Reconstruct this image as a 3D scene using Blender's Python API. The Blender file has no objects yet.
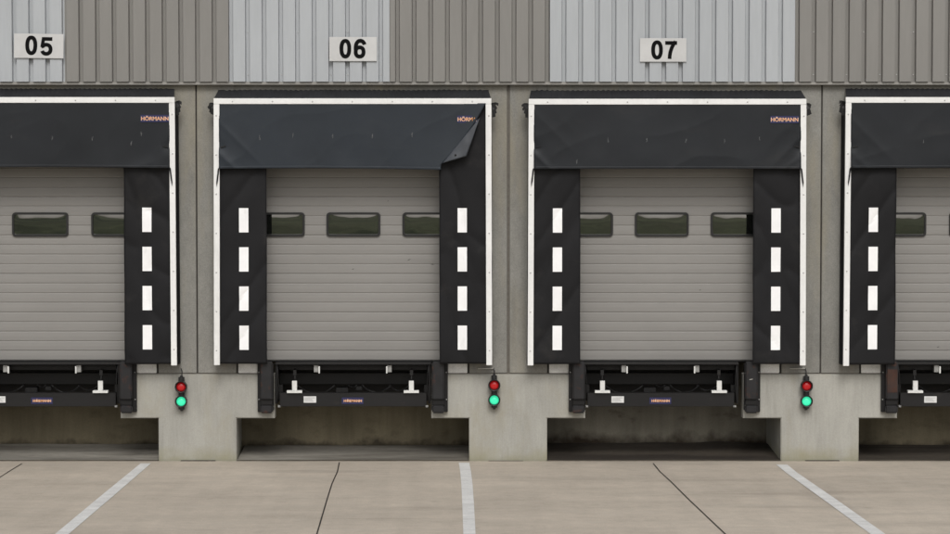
import bpy, bmesh, math, random
from mathutils import Vector, Matrix, noise
random.seed(7)
S = bpy.context.scene
COL = S.collection
R = math.radians

# ------------------------------------------------------------------ camera
FPX, PITCH, CY = 2460.0, math.atan(0.044), -30.27     # focal length in photo pixels, camera pitch, distance from the wall plane
sp, cp = math.sin(PITCH), math.cos(PITCH)
def ray(u, v):
    a = (u - 475) / FPX; b = -(v - 267) / FPX
    return Vector((a, cp + b * sp, -sp + b * cp))
_d = ray(475, 461)
CZ = -_d.z / _d.y * (0 - CY)
CAM = Vector((0, CY, CZ))
def P(u, v, Y=0.0):
    d = ray(u, v); t = (Y - CY) / d.y
    p = CAM + d * t
    return p.x, p.z
def X(u, Y=0.0, v=267): return P(u, v, Y)[0]
def Z(v, Y=0.0): return P(475, v, Y)[1]
SLOPE = 0.0236
def G(u, v):                                           # point on the yard, which falls gently towards the dock
    d = ray(u, v)                                      # z = -SLOPE*y
    t = -(CAM.z + SLOPE * CAM.y) / (d.z + SLOPE * d.y)
    p = CAM + d * t
    return p.x, p.y
def gz(y): return -SLOPE * y
cam = bpy.data.cameras.new('camera'); co = bpy.data.objects.new('camera', cam); COL.objects.link(co)
co.location = CAM; co.rotation_euler = (R(90) - PITCH, 0, 0)
cam.sensor_width = 36; cam.lens = 36 * FPX / 950; cam.clip_end = 2000
S.camera = co

# ------------------------------------------------------------------ materials
def mat(name, col, rough=0.6, spec=0.5, metal=0.0, var=(), tint=(), bump=(), emit=None, ior=None, rvar=0.0):
    """var: (scale, (sx,sy,sz), low, high, detail) multiplies the colour; tint: (scale, stretch, colour, from, to, amount) blends a stain."""
    m = bpy.data.materials.new(name); m.use_nodes = True
    nt = m.node_tree; N = nt.nodes; L = nt.links
    b = N['Principled BSDF']
    b.inputs['Roughness'].default_value = rough
    b.inputs['Metallic'].default_value = metal
    b.inputs['Specular IOR Level'].default_value = spec
    if ior: b.inputs['IOR'].default_value = ior
    g = N.new('ShaderNodeNewGeometry')
    def nz(scale, st, detail=4, off=0):
        mp = N.new('ShaderNodeMapping'); mp.inputs['Scale'].default_value = st
        mp.inputs['Location'].default_value = (off, off * .7, off * 1.3)
        L.new(g.outputs['Position'], mp.inputs['Vector'])
        t = N.new('ShaderNodeTexNoise'); t.inputs['Scale'].default_value = scale; t.inputs['Detail'].default_value = detail
        t.inputs['Roughness'].default_value = 0.6
        L.new(mp.outputs[0], t.inputs['Vector']); return t.outputs['Fac']
    rgb = N.new('ShaderNodeRGB'); rgb.outputs[0].default_value = (*col, 1); out = rgb.outputs[0]
    k = 0
    for (sc, st, lo, hi, det) in var:
        k += 3.7
        mr = N.new('ShaderNodeMapRange'); L.new(nz(sc, st, det, k), mr.inputs[0])
        mr.inputs[1].default_value = 0.3; mr.inputs[2].default_value = 0.7; mr.inputs[3].default_value = lo; mr.inputs[4].default_value = hi
        mx = N.new('ShaderNodeMix'); mx.data_type = 'RGBA'; mx.blend_type = 'MULTIPLY'; mx.inputs[0].default_value = 1
        L.new(out, mx.inputs[6]); L.new(mr.outputs[0], mx.inputs[7]); out = mx.outputs[2]
    for (sc, st, c2, f, t, amt) in tint:
        k += 5.1
        mr = N.new('ShaderNodeMapRange'); L.new(nz(sc, st, 5, k), mr.inputs[0])
        mr.inputs[1].default_value = f; mr.inputs[2].default_value = t; mr.inputs[3].default_value = 0; mr.inputs[4].default_value = amt
        mx = N.new('ShaderNodeMix'); mx.data_type = 'RGBA'
        L.new(mr.outputs[0], mx.inputs[0]); L.new(out, mx.inputs[6]); mx.inputs[7].default_value = (*c2, 1); out = mx.outputs[2]
    L.new(out, b.inputs['Base Color'])
    if rvar:
        mr = N.new('ShaderNodeMapRange'); L.new(nz(3, (1, 1, 1), 4, 9), mr.inputs[0])
        mr.inputs[1].default_value = 0.3; mr.inputs[2].default_value = 0.7; mr.inputs[3].default_value = rough - rvar; mr.inputs[4].default_value = rough + rvar
        L.new(mr.outputs[0], b.inputs['Roughness'])
    prev = None
    for (sc, st, strength, dist) in bump:
        bp = N.new('ShaderNodeBump'); bp.inputs['Strength'].default_value = strength; bp.inputs['Distance'].default_value = dist
        L.new(nz(sc, st, 6, 1.3), bp.inputs['Height'])
        if prev: L.new(prev, bp.inputs['Normal'])
        prev = bp.outputs[0]
    if prev: L.new(prev, b.inputs['Normal'])
    if emit:
        b.inputs['Emission Color'].default_value = (*emit[0], 1); b.inputs['Emission Strength'].default_value = emit[1]
    m['out'] = 1
    return m
U = (1, 1, 1)
M = {}
M['concrete'] = mat('cast_concrete', (.365, .358, .325), .85, .3,
    var=[(1.1, (1, 1, .6), .84, 1.1, 5), (7, (1, 1, .25), .95, 1.05, 5), (38, (1, 1, .08), .955, 1.035, 2), (90, U, .93, 1.06, 2)],
    tint=[(2.2, (1, 1, .5), (.30, .27, .19), .52, .75, .5), (5, (1.6, 1, .2), (.13, .125, .11), .6, .85, .45)],
    bump=[(60, U, .25, .004), (4, (1, 1, .5), .15, .02)])
M['panel'] = mat('precast_panel', (.24, .235, .215), .85, .3,
    var=[(1.4, (1, 1, .5), .84, 1.12, 5), (14, (1, 1, .5), .93, 1.06, 5), (80, U, .86, 1.12, 2)],
    tint=[(2.0, (1.5, 1, .25), (.33, .29, .2), .5, .72, .4), (3, (2, 1, .18), (.13, .125, .11), .58, .8, .4)],
    bump=[(70, U, .3, .004)])
M['pale_block'] = mat('pale_mortar', (.78, .78, .76), .8, .3, var=[(6, U, .82, 1.1, 5), (60, U, .9, 1.08, 2)], bump=[(50, U, .3, .004)])
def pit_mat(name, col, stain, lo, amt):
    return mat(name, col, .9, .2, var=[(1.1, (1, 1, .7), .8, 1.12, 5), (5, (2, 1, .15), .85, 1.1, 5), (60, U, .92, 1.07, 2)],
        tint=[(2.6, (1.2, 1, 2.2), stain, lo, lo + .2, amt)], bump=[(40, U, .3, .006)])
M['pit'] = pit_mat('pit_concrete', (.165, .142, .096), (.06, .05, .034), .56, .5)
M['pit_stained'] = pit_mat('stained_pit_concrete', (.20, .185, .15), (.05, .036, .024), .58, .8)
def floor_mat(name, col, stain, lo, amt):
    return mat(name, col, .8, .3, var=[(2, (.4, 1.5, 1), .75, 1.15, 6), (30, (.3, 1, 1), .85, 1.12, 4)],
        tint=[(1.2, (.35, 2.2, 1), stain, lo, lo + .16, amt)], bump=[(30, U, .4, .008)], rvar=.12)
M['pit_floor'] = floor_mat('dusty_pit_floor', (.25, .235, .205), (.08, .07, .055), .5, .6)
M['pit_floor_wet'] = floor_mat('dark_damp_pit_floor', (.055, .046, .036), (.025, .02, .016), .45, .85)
M['yard'] = mat('brushed_yard_concrete', (.48, .42, .347), .82, .3,
    var=[(.3, (.6, 1, 1), .88, 1.08, 5), (.8, (.6, 1.5, 1), .90, 1.08, 7), (2.6, U, .94, 1.05, 6), (1.7, (2.4, .15, 1), .95, 1.05, 5), (5, (.2, 4, 1), .975, 1.02, 5), (9, U, .95, 1.05, 4), (70, U, .9, 1.09, 2)],
    tint=[(.7, (.45, 1.8, 1), (.20, .172, .145), .56, .8, .5), (3.5, U, (.16, .14, .12), .66, .8, .4), (2.4, (.7, 1.4, 1), (.45, .41, .35), .55, .75, .5), (11, U, (.13, .11, .095), .71, .8, .5), (1.3, (.12, 6, 1), (.12, .10, .09), .66, .74, .45), (.5, (1.6, .3, 1), (.24, .21, .18), .6, .75, .5)],
    bump=[(14, (.1, 9, 1), .12, .003), (90, U, .2, .003)])
M['line'] = mat('worn_line_paint', (.68, .675, .655), .7, .3, var=[(4, U, .86, 1.08, 5), (40, U, .9, 1.08, 3)],
    tint=[(9, (.4, 3, 1), (.34, .30, .26), .55, .75, .6)], bump=[(60, U, .2, .003)])
M['sealant'] = mat('dark_sealant', (.03, .026, .022), .7, .3, var=[(20, U, .7, 1.3, 3)])
M['grey_sealant'] = mat('grey_sealant', (.12, .11, .095), .7, .3, var=[(20, U, .85, 1.15, 3)])
M['kerb'] = mat('shaded_kerb_edge', (.075, .066, .052), .85, .2, var=[(3, U, .7, 1.4, 5)])  # brown sealant tone, with the contact shade of the kerb face painted in
M['joint'] = mat('dark_hall_surface', (.06, .056, .048), .8, .2)  # one plain dark colour, used on the inner hall
CL = dict(rough=.42, spec=.45, metal=0.0, bump=[(35, (1, 1, .15), .03, .01)])
M['clad_blue'] = mat('silver_blue_coated_steel', (.40, .420, .438), var=[(.9, (1, 1, .4), .93, 1.05, 4), (25, (1, 1, .1), .97, 1.03, 3)], **CL)
M['clad_beige'] = mat('grey_beige_coated_steel', (.218, .211, .198), var=[(.9, (1, 1, .4), .93, 1.05, 4), (25, (1, 1, .1), .97, 1.03, 3)], **CL)
M['flash'] = mat('flashing_steel', (.28, .27, .25), .45, .45, var=[(3, (1, 1, 1), .88, 1.08, 4)])
M['alu'] = mat('white_coated_aluminium', (.80, .80, .785), .4, .5, var=[(5, (1, 1, .5), .93, 1.04, 5), (30, U, .97, 1.02, 2)],
    tint=[(2.5, (3, 1, .4), (.52, .51, .48), .6, .8, .4)])
M['rivet'] = mat('rivet_steel', (.5, .5, .49), .45, .5)
FB = [(260, U, .25, .002)]
def curtain_mat(name, col, dust):
    return mat(name, col, .55, .3, var=[(1.3, U, .85, 1.15, 5), (300, U, .88, 1.12, 1)], tint=[(2.1, (.6, 1, 1.6), dust, .58, .85, .35)], bump=FB, rvar=.06)
M['fabric_top'] = curtain_mat('top_curtain_fabric', (.0110, .0130, .0162), (.040, .037, .034))
M['fabric_faded'] = curtain_mat('faded_top_curtain_fabric', (.019, .0245, .032), (.040, .044, .050))
M['fabric_side'] = mat('side_curtain_fabric', (.009, .009, .0102), .6, .22, var=[(1.5, U, .8, 1.2, 5), (300, U, .85, 1.15, 1)],
    tint=[(2.4, U, (.05, .047, .043), .6, .85, .4)], bump=FB, rvar=.08)
M['fabric_back'] = mat('curtain_reverse_fabric', (.037, .042, .051), .5, .5, var=[(3, U, .88, 1.1, 4)], bump=FB)
M['fabric_roof'] = mat('roof_cover_fabric', (.02, .0205, .023), .6, .3, var=[(3, U, .75, 1.25, 5), (120, U, .85, 1.15, 1)], bump=FB)
M['mark'] = mat('white_marking_film', (.9, .9, .9), .5, .4, var=[(8, U, .96, 1.02, 3)], tint=[(7, (1, 1, .4), (.5, .5, .49), .64, .8, .5)])
M['scuff'] = mat('pale_scuff', (.105, .107, .11), .7, .3, var=[(60, U, .6, 1.3, 3)])
M['door'] = mat('stucco_painted_door', (.238, .230, .217), .5, .45, var=[(.7, U, .95, 1.05, 4), (60, (.15, 1, 4), .97, 1.03, 3), (3, (.2, 1, 6), .965, 1.03, 4)],
    tint=[(2.2, (2, 1, .3), (.24, .225, .2), .6, .85, .3)], bump=[(160, (.4, 1, 1), .12, .002)])
M['rubber'] = mat('black_rubber', (.010, .0098, .010), .55, .35, var=[(6, U, .75, 1.3, 4)])
M['frame_black'] = mat('black_window_frame', (.012, .012, .012), .38, .5)
M['glass'] = mat('dark_window_pane', (.008, .009, .008), .03, .5, ior=2.9)
M['steel_black'] = mat('black_painted_steel', (.0085, .008, .0082), .5, .3, var=[(3, U, .8, 1.25, 5)], tint=[(6, U, (.05, .032, .022), .62, .8, .5)], bump=[(50, U, .1, .002)])
M['steel_dark'] = mat('dark_leveller_steel', (.0105, .010, .0102), .5, .32, var=[(2, (.4, 1, 1), .85, 1.2, 5)], tint=[(5, U, (.05, .042, .034), .6, .8, .5)])
M['bumper'] = mat('bumper_rubber', (.0125, .0122, .0135), .5, .38, var=[(7, U, .75, 1.3, 5)], tint=[(9, U, (.075, .026, .013), .57, .70, .7)], bump=[(40, U, .2, .003)])
M['bumper_rust'] = mat('bumper_worn_rust', (.055, .026, .018), .75, .3, var=[(9, (1, 1, .5), .6, 1.3, 5)], tint=[(6, U, (.03, .026, .025), .5, .7, .7)], bump=[(40, U, .2, .003)])
M['white_steel'] = mat('white_painted_steel', (.72, .72, .70), .5, .4, var=[(12, U, .85, 1.06, 4)])
M['grey_steel'] = mat('galvanised_steel', (.30, .30, .29), .45, .5, metal=.3, var=[(30, U, .8, 1.15, 3)])
M['sticker'] = mat('white_sticker', (.68, .68, .67), .5, .4, var=[(14, U, .92, 1.04, 3)])
M['sticker_ink'] = mat('grey_sticker_print', (.35, .35, .35), .6, .3)
M['sign'] = mat('sign_board', (.54, .54, .535), .45, .4, var=[(5, U, .94, 1.05, 4), (2.2, U, .95, 1.04, 3)])
M['ink'] = mat('black_numeral', (.004, .004, .0045), .8, .12)
M['navy'] = mat('navy_label', (.02, .02, .075), .5, .4)
M['orange'] = mat('orange_lettering', (.80, .33, .09), .5, .4)
M['pale_letter'] = mat('pale_lettering', (.62, .56, .55), .5, .4)
M['red_lens'] = mat('red_signal_lens', (.42, .008, .011), .18, .6, emit=((.6, .01, .012), .12))
M['green_lens'] = mat('lit_green_lens', (.03, .45, .25), .25, .5, emit=((.05, .80, .42), .72))
M['housing'] = mat('black_lamp_housing', (.014, .014, .014), .4, .5)
M['pale_conduit'] = mat('pale_conduit', (.5, .49, .45), .5, .4)
M['grass'] = mat('mown_grass', (.17, .185, .10), .95, .1, var=[(.15, U, .6, 1.35, 6), (.5, (.08, 1, 1), .6, 1.35, 4), (2, (1, 1, 1), .75, 1.2, 5)], tint=[(.3, U, (.16, .15, .09), .5, .7, .6), (.12, (.3, 1, 1), (.03, .045, .02), .5, .62, .8)], bump=[(8, U, .6, .1)])
M['roofing'] = mat('grey_roof_felt', (.2, .2, .2), .8, .3, var=[(1, U, .8, 1.1, 4)])

# stains that belong to the foot of the concrete piers: a greenish tide mark with a ragged edge
def add_tide(m, z0, z1, col, amt):
    nt = m.node_tree; N = nt.nodes; L = nt.links; b = N['Principled BSDF']
    src = b.inputs['Base Color'].links[0].from_socket
    g = N.new('ShaderNodeNewGeometry'); sx = N.new('ShaderNodeSeparateXYZ'); L.new(g.outputs['Position'], sx.inputs[0])
    n = N.new('ShaderNodeTexNoise'); n.inputs['Scale'].default_value = 5; n.inputs['Detail'].default_value = 6; L.new(g.outputs['Position'], n.inputs['Vector'])
    a = N.new('ShaderNodeMath'); a.operation = 'MULTIPLY_ADD'; a.inputs[1].default_value = .35; L.new(n.outputs['Fac'], a.inputs[0]); L.new(sx.outputs['Z'], a.inputs[2])
    mr = N.new('ShaderNodeMapRange'); L.new(a.outputs[0], mr.inputs[0])
    mr.inputs[1].default_value = z0 + .17; mr.inputs[2].default_value = z1 + .17; mr.inputs[3].default_value = amt; mr.inputs[4].default_value = 0
    mx = N.new('ShaderNodeMix'); mx.data_type = 'RGBA'; L.new(mr.outputs[0], mx.inputs[0]); L.new(src, mx.inputs[6]); mx.inputs[7].default_value = (*col, 1)
    L.new(mx.outputs[2], b.inputs['Base Color'])
add_tide(M['concrete'], 0.0, 0.2, (.26, .245, .15), .6)
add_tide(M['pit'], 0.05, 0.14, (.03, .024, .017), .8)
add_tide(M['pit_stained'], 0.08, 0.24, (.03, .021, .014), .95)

# ------------------------------------------------------------------ mesh helpers
ROOT = {}
def finish(name, bm, material, parent=None, smooth=False, mats=None):
    """link the bmesh (built in world coordinates) as ONE mesh object; children keep their thing's origin"""
    off = ROOT.get(parent.name, Vector()) if parent else Vector()
    bmesh.ops.translate(bm, verts=bm.verts, vec=-off)
    me = bpy.data.meshes.new(name); bm.to_mesh(me); bm.free()
    for m in (mats or [material]): me.materials.append(m)
    if smooth:
        for p in me.polygons: p.use_smooth = True
    o = bpy.data.objects.new(name, me); COL.objects.link(o)
    if parent: o.parent = parent; ROOT[o.name] = off
    return o
def thing(name, label, cat, loc, group=None):
    o = bpy.data.objects.new(name, None); COL.objects.link(o); o.location = loc; o.empty_display_size = .2
    o['label'] = label; o['category'] = cat
    if group: o['group'] = group
    ROOT[o.name] = Vector(loc)
    return o
def box(bm, x0, x1, y0, y1, z0, z1, bev=0.0, seg=2, mi=0):
    if x0 > x1: x0, x1 = x1, x0
    if z0 > z1: z0, z1 = z1, z0
    t = bmesh.new(); bmesh.ops.create_cube(t, size=1)
    for v in t.verts:
        v.co = Vector(((x0 + x1) / 2 + v.co.x * (x1 - x0), (y0 + y1) / 2 + v.co.y * (y1 - y0), (z0 + z1) / 2 + v.co.z * (z1 - z0)))
    if bev: bmesh.ops.bevel(t, geom=t.edges[:], offset=bev, segments=seg, affect='EDGES', clamp_overlap=True)
    merge(bm, t, mi)
def merge(bm, t, mi=0):
    vm = {v: bm.verts.new(v.co) for v in t.verts}
    for f in t.faces:
        nf = bm.faces.new([vm[v] for v in f.verts]); nf.material_index = mi; nf.smooth = f.smooth
    t.free()
def sheet(bm, fn, nu, nv, thick=None, mi=0):
    """grid surface fn(s,t)->Vector, s,t in 0..1; with thickness along +y"""
    g = [[bm.verts.new(fn(i / nu, j / nv)) for i in range(nu + 1)] for j in range(nv + 1)]
    for j in range(nv):
        for i in range(nu):
            f = bm.faces.new((g[j][i], g[j][i + 1], g[j + 1][i + 1], g[j + 1][i])); f.smooth = True; f.material_index = mi
    if thick:
        h = [[bm.verts.new(g[j][i].co + Vector((0, thick, 0))) for i in range(nu + 1)] for j in range(nv + 1)]
        for j in range(nv):
            for i in range(nu):
                f = bm.faces.new((h[j][i], h[j + 1][i], h[j + 1][i + 1], h[j][i + 1])); f.smooth = True; f.material_index = mi
        for j in range(nv):
            bm.faces.new((g[j][0], g[j + 1][0], h[j + 1][0], h[j][0])); bm.faces.new((g[j][nu], h[j][nu], h[j + 1][nu], g[j + 1][nu]))
        for i in range(nu):
            bm.faces.new((g[0][i], h[0][i], h[0][i + 1], g[0][i + 1])); bm.faces.new((g[nv][i], g[nv][i + 1], h[nv][i + 1], h[nv][i]))
def tube(bm, pts, r, n=8):
    pts = [Vector(p) for p in pts]; rings = []
    for i, p in enumerate(pts):
        d = (pts[min(i + 1, len(pts) - 1)] - pts[max(i - 1, 0)]).normalized()
        a = d.cross(Vector((0, 0, 1)) if abs(d.z) < .9 else Vector((0, 1, 0))).normalized(); b = d.cross(a)
        rings.append([bm.verts.new(p + (a * math.cos(2 * math.pi * k / n) + b * math.sin(2 * math.pi * k / n)) * r) for k in range(n)])
    for i in range(len(rings) - 1):
        for k in range(n):
            f = bm.faces.new((rings[i][k], rings[i][(k + 1) % n], rings[i + 1][(k + 1) % n], rings[i + 1][k])); f.smooth = True
    bm.faces.new(rings[0][::-1]); bm.faces.new(rings[-1])
def lathe_y(bm, cx, cz, prof, n=32, mi=0):
    """revolve (radius, y) profile about the axis through (cx,cz) running along y"""
    rings = []
    for r, y in prof:
        if r < 1e-6: rings.append([bm.verts.new((cx, y, cz))])
        else: rings.append([bm.verts.new((cx + r * math.cos(2 * math.pi * k / n), y, cz + r * math.sin(2 * math.pi * k / n))) for k in range(n)])
    for a, b in zip(rings, rings[1:]):
        for k in range(n):
            q = [a[k % len(a)], a[(k + 1) % len(a)], b[(k + 1) % len(b)], b[k % len(b)]]
            q = list(dict.fromkeys(q))
            if len(q) > 2:
                f = bm.faces.new(q); f.smooth = True; f.material_index = mi
def rrect(cx, cz, w, h, r, n=6):
    pts = []
    for sx, sz, a0 in ((1, 1, 0), (-1, 1, 90), (-1, -1, 180), (1, -1, 270)):
        for k in range(n + 1):
            a = R(a0 + 90 * k / n)
            pts.append((cx + sx * (w / 2 - r) + r * math.cos(a), cz + sz * (h / 2 - r) + r * math.sin(a)))
    return pts
def prism(bm, pts, y0, y1, mi=0):
    a = [bm.verts.new((x, y0, z)) for x, z in pts]; b = [bm.verts.new((x, y1, z)) for x, z in pts]
    n = len(pts); bm.faces.new(a).material_index = mi; bm.faces.new(b[::-1]).material_index = mi
    for k in range(n): bm.faces.new((a[k], b[k], b[(k + 1) % n], a[(k + 1) % n])).material_index = mi
def lettering(name, text, x0, x1, z0, z1, y, material, parent, embolden=0.0, depth=.002):
    """built-in font turned into a mesh fitted to the box x0..x1, z0..z1 on the plane y"""
    c = bpy.data.curves.new('lettering', 'FONT'); c.body = text; c.size = 1; c.offset = embolden; c.extrude = .01
    o = bpy.data.objects.new('lettering', c); COL.objects.link(o)
    dg = bpy.context.evaluated_depsgraph_get(); me = bpy.data.meshes.new_from_object(o.evaluated_get(dg))
    bm = bmesh.new(); bm.from_mesh(me); bpy.data.objects.remove(o); bpy.data.curves.remove(c); bpy.data.meshes.remove(me)
    xs = [v.co.x for v in bm.verts]; ys = [v.co.y for v in bm.verts]
    for v in bm.verts:
        v.co = Vector((x0 + (v.co.x - min(xs)) / (max(xs) - min(xs)) * (x1 - x0), y - (v.co.z + .01) / .02 * depth, z0 + (v.co.y - min(ys)) / (max(ys) - min(ys)) * (z1 - z0)))
    return finish(name, bm, material, parent)

# ------------------------------------------------------------------ light and sky
w = bpy.data.worlds.new('World'); S.world = w; w.use_nodes = True
nt = w.node_tree; bg = nt.nodes['Background']
sky = nt.nodes.new('ShaderNodeTexSky'); sky.sky_type = 'NISHITA'; sky.sun_disc = False
SUN_EL, SUN_AZ = R(45), R(176)                        # high behind the photographer, a little to the left
sky.sun_elevation = SUN_EL; sky.sun_rotation = SUN_AZ; sky.dust_density = 4; sky.air_density = 1.2
hs = nt.nodes.new('ShaderNodeHueSaturation'); hs.inputs['Saturation'].default_value = .3    # overcast: a pale sky
nt.links.new(sky.outputs[0], hs.inputs['Color']); nt.links.new(hs.outputs[0], bg.inputs['Color'])
bg.inputs['Strength'].default_value = .1
sl = bpy.data.lights.new('sun', 'SUN'); sl.energy = 1.22; sl.angle = R(24); sl.color = (1, .985, .96)
so = bpy.data.objects.new('sun', sl); COL.objects.link(so)
dirv = Vector((math.sin(SUN_AZ) * math.cos(SUN_EL), math.cos(SUN_AZ) * math.cos(SUN_EL), math.sin(SUN_EL)))
so.rotation_euler = dirv.to_track_quat('Z', 'Y').to_euler()
S.view_settings.view_transform = 'Standard'; S.view_settings.look = 'None'
S.view_settings.exposure = 0.14; S.view_settings.gamma = 1; S.view_settings.use_curve_mapping = False
S.render.engine = 'CYCLES'

# ------------------------------------------------------------------ the yard
def struct(o, kind='structure'): o['kind'] = kind; return o
XW = 22.0                                              # half-width of what is built
bm = bmesh.new()
def yardf(s, t):
    y = -0.035 - t * 27; return Vector((-60 + 120 * s, y, gz(y)))
sheet(bm, yardf, 60, 14)
struct(finish('ground', bm, M['yard']))
bm = bmesh.new()
def hill(s, t):
    x = -90 + 180 * s; y = -26.6 - 110 * t
    d = -26.6 - y
    z = gz(-26.6) - .06 + (1.5 * min(1, d / 4.5) if d < 4.5 else 1.5 + 4.5 * (1 - math.exp(-(d - 4.5) / 40)))
    z += .35 * noise.noise(Vector((x * .12, y * .12, 0))) * min(1, d / 4) + .9 * noise.noise(Vector((x * .03, y * .03, 5))) * min(1, d / 20)
    return Vector((x, y, z))
sheet(bm, hill, 90, 110)
struct(finish('hill', bm, M['grass']))

def ribbon(name, left, right, material, lift, kind='structure'):
    bm = bmesh.new(); A = []; B = []
    for (u0, v0), (u1, v1) in zip(left, right):
        x, y = G(u0, v0); A.append(bm.verts.new((x, y, gz(y) + lift)))
        x, y = G(u1, v1); B.append(bm.verts.new((x, y, gz(y) + lift)))
    for i in range(len(A) - 1): bm.faces.new((A[i], B[i], B[i + 1], A[i + 1]))
    return finish(name, bm, material)
def far(p, q, v):                                      # continue the edge p-q to image row v
    return (q[0] + (q[0] - p[0]) * (v - q[1]) / (q[1] - p[1]), v)
def lane(L, Rr, label):
    L = L + [far(L[-2], L[-1], 640)]; Rr = Rr + [far(Rr[-2], Rr[-1], 640)]
    o = ribbon('parking_line', L, Rr, M['line'], .004)
    o['label'] = label; o['category'] = 'painted line'; o['group'] = 'painted lines between the truck bays'; return o
lane([(140.6, 463.8), (100, 497), (55.6, 534)], [(151, 463.8), (112.7, 497), (69.4, 534)], 'white painted line slanting to the lower left across the yard')
lane([(458.8, 463.1), (460.2, 472), (461.3, 485), (462.3, 505), (463.3, 534)], [(469.2, 463.1), (471, 472), (472.6, 485), (474, 505), (475.6, 534)], 'white painted line running almost straight out from the middle pier')
lane([(776.2, 465), (786, 473), (822, 499), (869.9, 534)], [(787.4, 465), (797, 473), (835, 499), (884.7, 534)], 'white painted line slanting to the lower right across the yard')
def crack(pts, label, wpx=.55):
    pts = pts + [far(pts[-2], pts[-1], 620)]
    o = ribbon('expansion_joint', [(u - wpx * (1 + (v - 462) / 200), v) for u, v in pts], [(u + wpx * (1 + (v - 462) / 200), v) for u, v in pts], M['sealant'], .004)
    struct(o)
crack([(21.9, 464), (11, 470.5), (0, 477.5), (-90, 534)], '')
crack([(339.4, 462.6), (337.4, 472), (332, 484), (327, 500), (317, 534)], '')
crack([(653.2, 463.7), (660, 472), (671, 482), (690, 501), (724.6, 533.8)], '', .6)

# ------------------------------------------------------------------ the warehouse
W = thing('warehouse', 'long concrete and ribbed steel warehouse wall holding the loading bays', 'building', (0, 0, 0))
JV = 330
J = [X(-113.5, 0, JV), X(197.2, 0, JV), X(508.3, 0, JV), X(820.6, 0, JV), X(1131.5, 0, JV)]   # the joints over the piers
px = 1 / 81.25                                         # metres per photo pixel on the wall
zT = Z(374.2); zL = Z(418.3); zClad = Z(82.8); zTop = 7.6
zOpen = Z(122)                                         # head of the door openings, hidden by the curtains
dk = 1.1                                               # depth of the pit under each leveller
half = 39.0 * px
bounds = [-XW] + J + [XW]
# upper precast panels: one either side of every joint
zWall = Z(84.6)
for i, jx in enumerate(J):
    g = (1.45 if i == 2 else .75) * px
    for s in (-1, 1):
        bm = bmesh.new()
        if (i == 0 and s < 0): x1, x0 = jx - g, -XW
        elif (i == 4 and s > 0): x0, x1 = jx + g, XW
        else: x0, x1 = sorted((jx + s * g, jx + s * half))
        box(bm, x0, x1, 0, .24, zT + .012, zWall, .006)
        finish('wall_panel', bm, M['panel'], W)
# panels above the openings (split at the joints)
for i in range(4):
    bm = bmesh.new(); box(bm, J[i] + half + .001, J[i + 1] - half - .001, 0.001, .24, zOpen, zWall, .004)
    finish('lintel_panel', bm, M['panel'], W)
for i, jx in enumerate(J):
    bm = bmesh.new(); g = (1.45 if i == 2 else .75) * px - .001
    box(bm, jx - g, jx + g, .012, .2, zT + .012, zWall); finish('joint_sealant', bm, M['grey_sealant'] if i == 2 else M['sealant'], W)
for jx in J:
    bm = bmesh.new(); box(bm, jx - 61 * px, jx + 61 * px, .012, .2, zT + .0005, zT + .0115); finish('bed_joint', bm, M['grey_sealant'], W)
# piers: T shaped concrete blocks
for i, jx in enumerate(J):
    bm = bmesh.new()
    wl, wr = 77.2 * px, 77.2 * px
    if i == 0: wl = jx + XW
    if i == 4: wr = XW - jx
    pl, pr = half + .3 * px, half
    if i == 0: pl = wl
    if i == 4: pr = wr
    pts = [(jx - wl, zT), (jx + wr, zT), (jx + wr, zL), (jx + pr, zL), (jx + pr, -.3), (jx - pl, -.3), (jx - pl, zL), (jx - wl, zL)]
    dedupe = []
    for p in pts:
        if not dedupe or (abs(p[0] - dedupe[-1][0]) + abs(p[1] - dedupe[-1][1])) > 1e-6: dedupe.append(p)
    prism(bm, dedupe, 0, .22)
    bmesh.ops.recalc_face_normals(bm, faces=bm.faces)
    es = [e for e in bm.edges if all(v.co.y < .01 for v in e.verts)]
    bmesh.ops.bevel(bm, geom=es, offset=.010, segments=2, affect='EDGES')
    pier = finish('dock_pier', bm, M['concrete'], W)
    bm = bmesh.new(); prism(bm, [(jx - pl + .002, zT - .01), (jx + pr - .002, zT - .01), (jx + pr - .002, -.3), (jx - pl + .002, -.3)], .2205, dk - .002)
    if i == 3:                                          # the jamb of the third pier is splayed
        for v in bm.verts:
            if v.co.y > .5 and v.co.x < jx: v.co.x -= .05
    if i == 1:
        for v in bm.verts:
            if v.co.y > .5 and v.co.x > jx: v.co.x -= .04
    bmesh.ops.recalc_face_normals(bm, faces=bm.faces)
    finish('pier_core', bm, M['concrete'], pier)
    for s in (-1, 1):
        bm = bmesh.new(); x0, x1 = sorted((jx + s * 41.0 * px, jx + s * (60.9 + random.uniform(-.5, .3)) * px))
        box(bm, x0, x1, .003, .22, zT + .013, zT + .3, .006); finish('mortar_block', bm, M['pale_block'], W)
        bm = bmesh.new(); x0, x1 = sorted((jx + s * 39.1 * px, jx + s * 41 * px))
        box(bm, x0, x1, .02, .22, zT + .013, zT + .3); finish('block_joint', bm, M['sealant'], W)
    bm = bmesh.new()
    a, b = ((-17, 18), (-17, 18), (-20, 15), (-15, 19.5), (-17, 18))[i]
    box(bm, jx + a * px, jx + b * px, -.045, .0, -.03, .009 if i != 2 else .004, .003); finish('foot_seal', bm, M['sealant'], W)
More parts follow.
